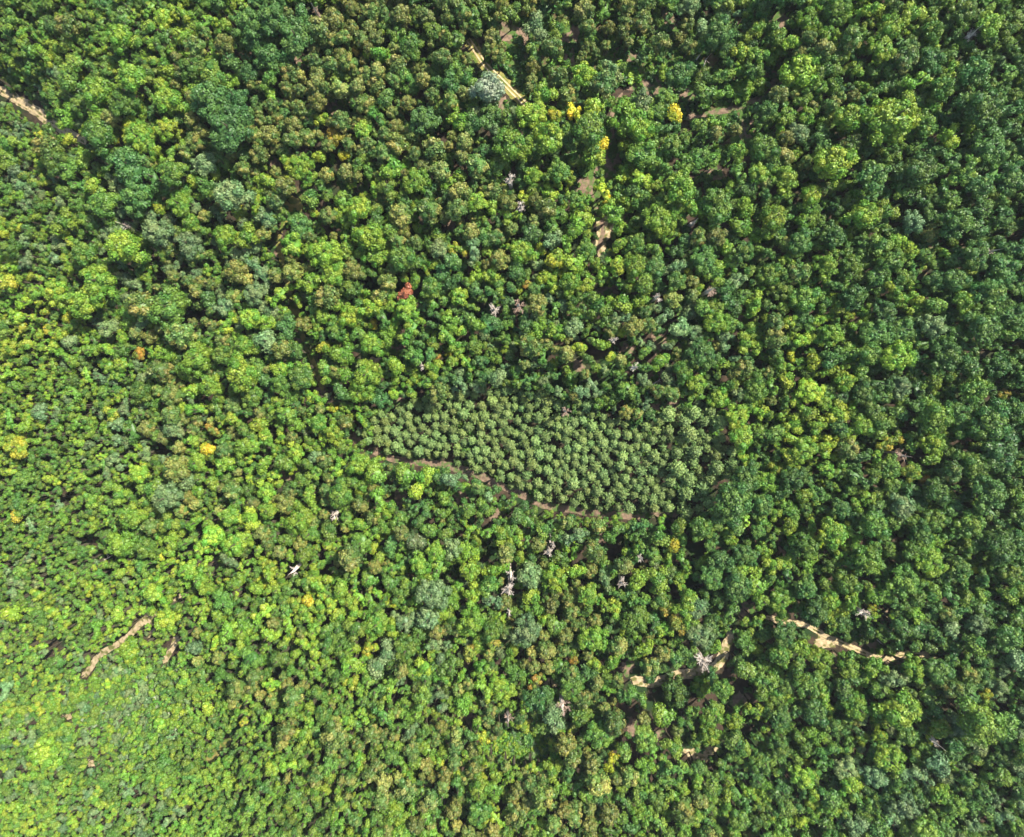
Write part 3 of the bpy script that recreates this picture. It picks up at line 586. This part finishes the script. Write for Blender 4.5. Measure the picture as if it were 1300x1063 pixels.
# ---------------------------------------------------------------- the rest: one object per kind, geometry-node instances on points
def stuff_instances(name, label, cat, items, meshes, trunks, kind='stuff'):
    """items: dict(pos base, hc, crown scale xyz, rot, t1, t2, vi, tr, tv)"""
    me = bpy.data.meshes.new(name); n = len(items)
    me.from_pydata([(t['X'], t['Y'], t['G']) for t in items], [], [])
    def fa(nm, typ, key, vals):
        a = me.attributes.new(nm, typ, 'POINT'); a.data.foreach_set(key, np.asarray(vals, np.float32 if typ != 'INT' else np.int32).ravel())
    fa('tint', 'FLOAT_COLOR', 'color', [[*t['t1'], 1] for t in items]); fa('tint_tip', 'FLOAT_COLOR', 'color', [[*t['t2'], 1] for t in items])
    fa('spin', 'FLOAT_VECTOR', 'vector', [[0, 0, t['rot']] for t in items]); fa('up', 'FLOAT_VECTOR', 'vector', [[0, 0, t['hc']] for t in items])
    fa('size', 'FLOAT_VECTOR', 'vector', [[t['rm'], t['rm'], t['rvz']] for t in items]); fa('tsize', 'FLOAT_VECTOR', 'vector', [[t['tr'], t['tr'], t['hc']+.3] for t in items])
    fa('pick', 'INT', 'value', [t['pick'] for t in items]); fa('tpick', 'INT', 'value', [t['tv'] for t in items])
    me.materials.append(LEAF)
    o = bpy.data.objects.new(name, me); COL.objects.link(o); o['label'] = label; o['category'] = cat; o['kind'] = kind
    g = bpy.data.node_groups.new(name, 'GeometryNodeTree')
    g.interface.new_socket('Geometry', in_out='INPUT', socket_type='NodeSocketGeometry'); g.interface.new_socket('Geometry', in_out='OUTPUT', socket_type='NodeSocketGeometry')
    N = g.nodes; L = g.links; gi = N.new('NodeGroupInput'); go = N.new('NodeGroupOutput'); join = N.new('GeometryNodeJoinGeometry')
    def na(nm, typ):
        a = N.new('GeometryNodeInputNamedAttribute'); a.data_type = typ; a.inputs[0].default_value = nm; return a.outputs[0]
    def srcs(ms):
        j = N.new('GeometryNodeJoinGeometry'); 
        for m_ in reversed(ms):
            so = SRC.get(m_.name)
            if not so: so = bpy.data.objects.new('source '+m_.name, m_); SRC[m_.name] = so
            oi = N.new('GeometryNodeObjectInfo'); oi.inputs['Object'].default_value = so; oi.inputs['As Instance'].default_value = True
            L.new(oi.outputs['Geometry'], j.inputs[0])
        return j.outputs[0]
    def inst(ms, pick, size, pts):
        ip = N.new('GeometryNodeInstanceOnPoints'); ip.inputs['Pick Instance'].default_value = True
        L.new(pts, ip.inputs['Points']); L.new(srcs(ms), ip.inputs['Instance']); L.new(na(pick, 'INT'), ip.inputs['Instance Index'])
        L.new(na('spin', 'FLOAT_VECTOR'), ip.inputs['Rotation']); L.new(na(size, 'FLOAT_VECTOR'), ip.inputs['Scale']); L.new(ip.outputs[0], join.inputs[0])
    sp = N.new('GeometryNodeSetPosition'); L.new(gi.outputs[0], sp.inputs[0]); L.new(na('up', 'FLOAT_VECTOR'), sp.inputs['Offset'])
    inst(meshes, 'pick', 'size', sp.outputs[0])
    if trunks: inst(trunks, 'tpick', 'tsize', gi.outputs[0])
    L.new(join.outputs[0], go.inputs[0])
    md = o.modifiers.new('plants', 'NODES'); md.node_group = g
    return o
SRC = {}
LIB = {'broadleaf_tree': BROAD+BIG+ROUND, 'olive_topped_tree': NARROW, 'pine_tree': PINES, 'yellow_leaved_tree': BROAD+BIG+ROUND}
OFF = {'broad': 0, 'big': len(BROAD), 'round': len(BROAD)+len(BIG), 'narrow': 0, 'pine': 0}
for k, nm, lab in (('broadleaf_tree', 'woodland', 'smaller green broadleaf trees filling the closed forest canopy'), ('olive_topped_tree', 'olive_topped_woodland', 'smaller olive-tan topped trees mixed into the forest canopy'),
                   ('pine_tree', 'pine_thicket', 'smallest young pines filling the plantation'), ('yellow_leaved_tree', 'yellow_leaved_woodland', 'yellow-leaved trees beyond the edges of the view')):
    it = [t for t in rest if t['kind'] == k]
    for t in it: t['pick'] = OFF[t['fam']]+t['vi']
    print('stuff', nm, len(it))
    if it: stuff_instances(nm, lab, 'woodland', it, LIB[k], TRUNK)
# undergrowth of low bushes
ug = []
for q in range(11500):
    px = random.uniform(-MG, 1300+MG); py = random.uniform(-MG, 1063+MG)
    if q > 10000: px = random.uniform(620, 980); py = random.uniform(-10, 270)
    if any(segd(px, py, P) < hw*(.9 if i not in (4, 5) else .5)+2 for i, (nme, P, hw, *_) in enumerate(TRACKS) if abs(px-P[0][0]) < 400): continue
    if any(m in 'bs' and ((px-gx)/(rx+3))**2+((py-gy)/(ry+3))**2 < 1 and random.random() < .45 for gx, gy, rx, ry, m in GAP): continue
    if any(math.hypot(px-a, py-b) < 8 for a, b in LIT): continue
    x, y, z = at(px, py); rm = random.lognormvariate(math.log(1.35), .35); c = random.choice('mmgdgb')
    b = random.lognormvariate(0, .15); p = PAL[c]
    ug.append(dict(X=x, Y=y, G=z, rm=rm, rvz=rm*random.uniform(.6, 1.2), hc=rm*.3, rot=random.uniform(0, 6.28), t1=[v*b*.9 for v in p[0]], t2=[v*b for v in p[1]], pick=random.randrange(3), tr=.05, tv=0))
# low pale scrub patches at the bottom
for (x0, y0, rx, ry, n, cs) in ((655, 950, 46, 24, 330, 'lsgb'), (185, 890, 58, 50, 900, 'swps'), (200, 950, 70, 26, 200, 'dgs')):
    for _ in range(n):
        px = x0+random.gauss(0, rx*.5); py = y0+random.gauss(0, ry*.5); x, y, z = at(px, py); rm = random.uniform(.8, 1.7); p = PAL[random.choice(cs)]
        ug.append(dict(X=x, Y=y, G=z, rm=rm, rvz=rm, hc=rm*.8, rot=random.uniform(0, 6.28), t1=list(p[0]), t2=list(p[1]), pick=random.randrange(3), tr=.05, tv=0))
stuff_instances('undergrowth', 'low leafy bushes covering the forest floor between trees', 'undergrowth', ug, SHRUB, None)

# ---------------------------------------------------------------- ground, tracks, openings
def structure(name, me, label=None):
    o = bpy.data.objects.new(name, me); COL.objects.link(o); o['kind'] = 'structure'
    if label: o['label'] = label
    return o
xs = np.concatenate([np.linspace(-1800, -330, 12, endpoint=False), np.arange(-330, 330, 3.0), np.linspace(330, 1800, 12)])
ys = np.concatenate([np.linspace(-1800, -330, 12, endpoint=False), np.arange(-330, 290, 3.0), np.linspace(290, 1800, 12)])
Xg, Yg = np.meshgrid(xs, ys, indexing='ij'); Zg = ground(Xg, Yg)
V = np.stack([Xg.ravel(), Yg.ravel(), Zg.ravel()], 1); nx, ny = len(xs), len(ys)
Fq = [(i*ny+j, (i+1)*ny+j, (i+1)*ny+j+1, i*ny+j+1) for i in range(nx-1) for j in range(ny-1)]
gm = mesh_from('ground', V, Fq, GROUND); gm.polygons.foreach_set('use_smooth', [True]*len(gm.polygons)); structure('ground', gm)
def ribbon(pts, hw, lift, seed=0, jag=.25, off=0.0):
    rng = random.Random(seed); P = []
    for (a, b) in zip(pts, pts[1:]):
        n = max(2, int(math.dist(a, b)/2.0))
        for i in range(n): P.append((a[0]+(b[0]-a[0])*i/n, a[1]+(b[1]-a[1])*i/n))
    P.append(pts[-1])
    P = [tuple(sum(P[max(0, min(len(P)-1, i+k))][c] for k in range(-4, 5))/9 for c in (0, 1)) if 0 < i < len(P)-1 else P[i] for i in range(len(P))]
    V = []; Fc = []; j1 = j2 = 0; nacross = 5
    for i, p in enumerate(P):
        a = P[max(0, i-1)]; b = P[min(len(P)-1, i+1)]; L = math.dist(a, b)+1e-6; nx_, ny_ = -(b[1]-a[1])/L, (b[0]-a[0])/L
        j1 = j1*.7+rng.gauss(0, jag)*.5; j2 = j2*.7+rng.gauss(0, jag)*.5
        end = min(1, (i+1)/3, (len(P)-i)/3)
        for q in range(nacross):
            u = -1+2*q/(nacross-1); wd = hw*end*(1+(j1 if u < 0 else j2))*u+off
            x, y, z = at(p[0]+nx_*wd, p[1]+ny_*wd); V.append((x, y, z+lift))
    for i in range(len(P)-1):
        for q in range(nacross-1):
            s = i*nacross+q; Fc.append((s, s+1, s+nacross+1, s+nacross))
    return V, Fc
for i, (nme, P, hw, mat, ruts, lab) in enumerate(TRACKS):
    V, Fc = ribbon(P, hw, .16, i, .16); structure(nme, mesh_from(nme, V, Fc, mat), lab)
    if ruts:
        V, Fc = [], []
        for sgn in (-1, 1):
            v, f = ribbon(P, 1.0 if i != 3 else .8, .30, i+50+sgn, .12, off=sgn*(2.3 if i != 3 else 1.9)); n = len(V); V += v; Fc += [tuple(k+n for k in q) for q in f]
        structure('wheel_ruts', mesh_from('wheel_ruts', V, Fc, RUT), 'pale twin wheel ruts worn into the track')
def patch(cx, cy, rx, ry, lift, seed):
    rng = random.Random(seed); n = 26; ph = [rng.uniform(0, 6.28) for _ in range(4)]; V = [(*at(cx, cy)[:2], at(cx, cy)[2]+lift)]; Fc = []
    rings = max(3, int(max(rx, ry)/6))
    for k in range(1, rings+1):
        for i in range(n):
            a = 2*math.pi*i/n; w_ = 1+rng.uniform(-.22, .22)+.16*math.sin(2*a+ph[0])+.12*math.sin(3*a+ph[1])+.09*math.sin(5*a+ph[2])+.07*math.sin(8*a+ph[3])
            x, y, z = at(cx+math.cos(a)*rx*w_*k/rings, cy+math.sin(a)*ry*w_*k/rings); V.append((x, y, z+lift))
    for i in range(n): Fc.append((0, 1+i, 1+(i+1) % n))
    for k in range(rings-1):
        for i in range(n):
            a = 1+k*n+i; b = 1+k*n+(i+1) % n; Fc.append((a, a+n, b+n, b))
    return V, Fc
for key, mat, nm, lab in (('G', GRASSG, 'grass', 'green grass in the open glades'), ('b', BROWN, 'leaf_litter', 'brown leaf litter and bare earth in the openings of the canopy'), ('s', SOIL, 'bare_soil', 'pale bare soil in the openings of the canopy'), ('g', GRASSV, 'grassy_ground', 'grassy ground in the overgrown path openings')):
    V, Fc = [], []
    for i, (gx, gy, rx, ry, m) in enumerate(GAP):
        if m == key:
            v, f = patch(gx, gy, rx*1.35, ry*1.35, .08+.004*(i % 9), i) if m != 'G' else patch(gx, gy, rx*1.35, ry*1.35, .066, i); n = len(V); V += v; Fc += [tuple(k+n for k in q) for q in f]
    if key == 'G':
        for q, (gx, gy, rx, ry) in enumerate(((690,55,52,70),(790,60,70,55),(880,75,60,50),(930,150,45,30),(770,210,30,45),(372,262,14,22),(395,445,10,30),(185,890,60,50))):
            v, f = patch(gx, gy, rx, ry, .03+.004*q, q+90); n = len(V); V += v; Fc += [tuple(k+n for k in w2) for w2 in f]
    o = structure(nm, mesh_from(nm, V, Fc, mat), lab)

# ---------------------------------------------------------------- fallen trunks
LOGS = [((1240,260),(1268,247),.30,'longest bleached fallen trunk beside a dark gap near the right edge'),((1248,272),(1268,266),.22,'shorter fallen trunk below the longest one near the right edge'),
 ((884,76),(894,62),.22,'leaning pale trunk in the upper right opening, left of a second one'),((893,85),(897,74),.2,'short pale trunk in the upper right opening, right of the leaning one'),
 ((1113,812),(1136,832),.18,'thin fallen trunk crossing the brown ground by the lower right track'),((38,914),(56,902),.3,'bleached fallen trunk at the lower left edge slope'),((129,713),(140,707),.3,'grey fallen trunk in a dark fold on the left slope'),
 ((357,105),(366,118),.2,'thin pale fallen trunk beside the brown opening at the upper left of centre'),((357,180),(367,189),.22,'pale fallen trunk between olive crowns at the upper left of centre'),((826,490),(838,482),.22,'pale fallen trunk on the brown patch above the plantation'),
 ((1082,862),(1083,858),.2,None)]
for a, b, r, lab in LOGS:
    if not lab: continue
    pa = Vector(at(*a)); pb = Vector(at(*b)); pa.z += 4.0 if a[0] < 1100 or a[0] > 1200 else .6; pb.z += 4.6 if a[0] < 1100 or a[0] > 1200 else .7
    # a trunk hung up on its neighbours' lower boughs, or lying on the floor
    k = (CAMZ-pa.z)/(CAMZ-at(*a)[2]); pa.x *= k; pa.y *= k; k = (CAMZ-pb.z)/(CAMZ-at(*b)[2]); pb.x *= k; pb.y *= k
    V, Fc = [], []; d = pb-pa; rng = random.Random(int(a[0])); q = [pa+d*i/5+Vector((0, 0, rng.gauss(0, .08))) for i in range(6)]
    for i in range(5): tube(V, Fc, q[i], q[i+1], r*(1.25-.15*i), r*(1.1-.15*i), 6)
    for i in range(9):
        s = pa+d*rng.uniform(.35, 1); tube(V, Fc, s, s+Vector((rng.gauss(0, 1), rng.gauss(0, 1), rng.uniform(-.2, .7)))*rng.uniform(.6, 1.4), r*.35, .03, 4)
    V = [tuple(Vector(v)-pa) for v in V]
    o = bpy.data.objects.new('fallen_trunk', mesh_from('fallen trunk', V, Fc, DEADM)); COL.objects.link(o); o.location = pa
    o['label'] = lab; o['category'] = 'log'; o['group'] = 'bleached fallen trunks'
print('trees', len(trees), 'objects', len(bpy.data.objects))

# ---------------------------------------------------------------- the summer air between drone and forest
bm_ = bpy.data.meshes.new('haze'); hx, z0, z1 = 1900, -60, 300
bm_.from_pydata([(x, y, z) for z in (z0, z1) for x, y in ((-hx, -hx), (hx, -hx), (hx, hx), (-hx, hx))], [], [(0, 3, 2, 1), (4, 5, 6, 7), (0, 1, 5, 4), (1, 2, 6, 5), (2, 3, 7, 6), (3, 0, 4, 7)])
hm = bpy.data.materials.new('haze'); hm.use_nodes = True; hm.node_tree.nodes.clear()
ho = hm.node_tree.nodes.new('ShaderNodeOutputMaterial'); hv = hm.node_tree.nodes.new('ShaderNodeVolumePrincipled')
hv.inputs['Color'].default_value = (.86, .93, 1, 1); hv.inputs['Density'].default_value = .00003
hm.node_tree.links.new(hv.outputs[0], ho.inputs['Volume']); bm_.materials.append(hm)
h_ = bpy.data.objects.new('haze', bm_); COL.objects.link(h_); h_['kind'] = 'stuff'; h_['label'] = 'thin bluish summer haze over the forest'
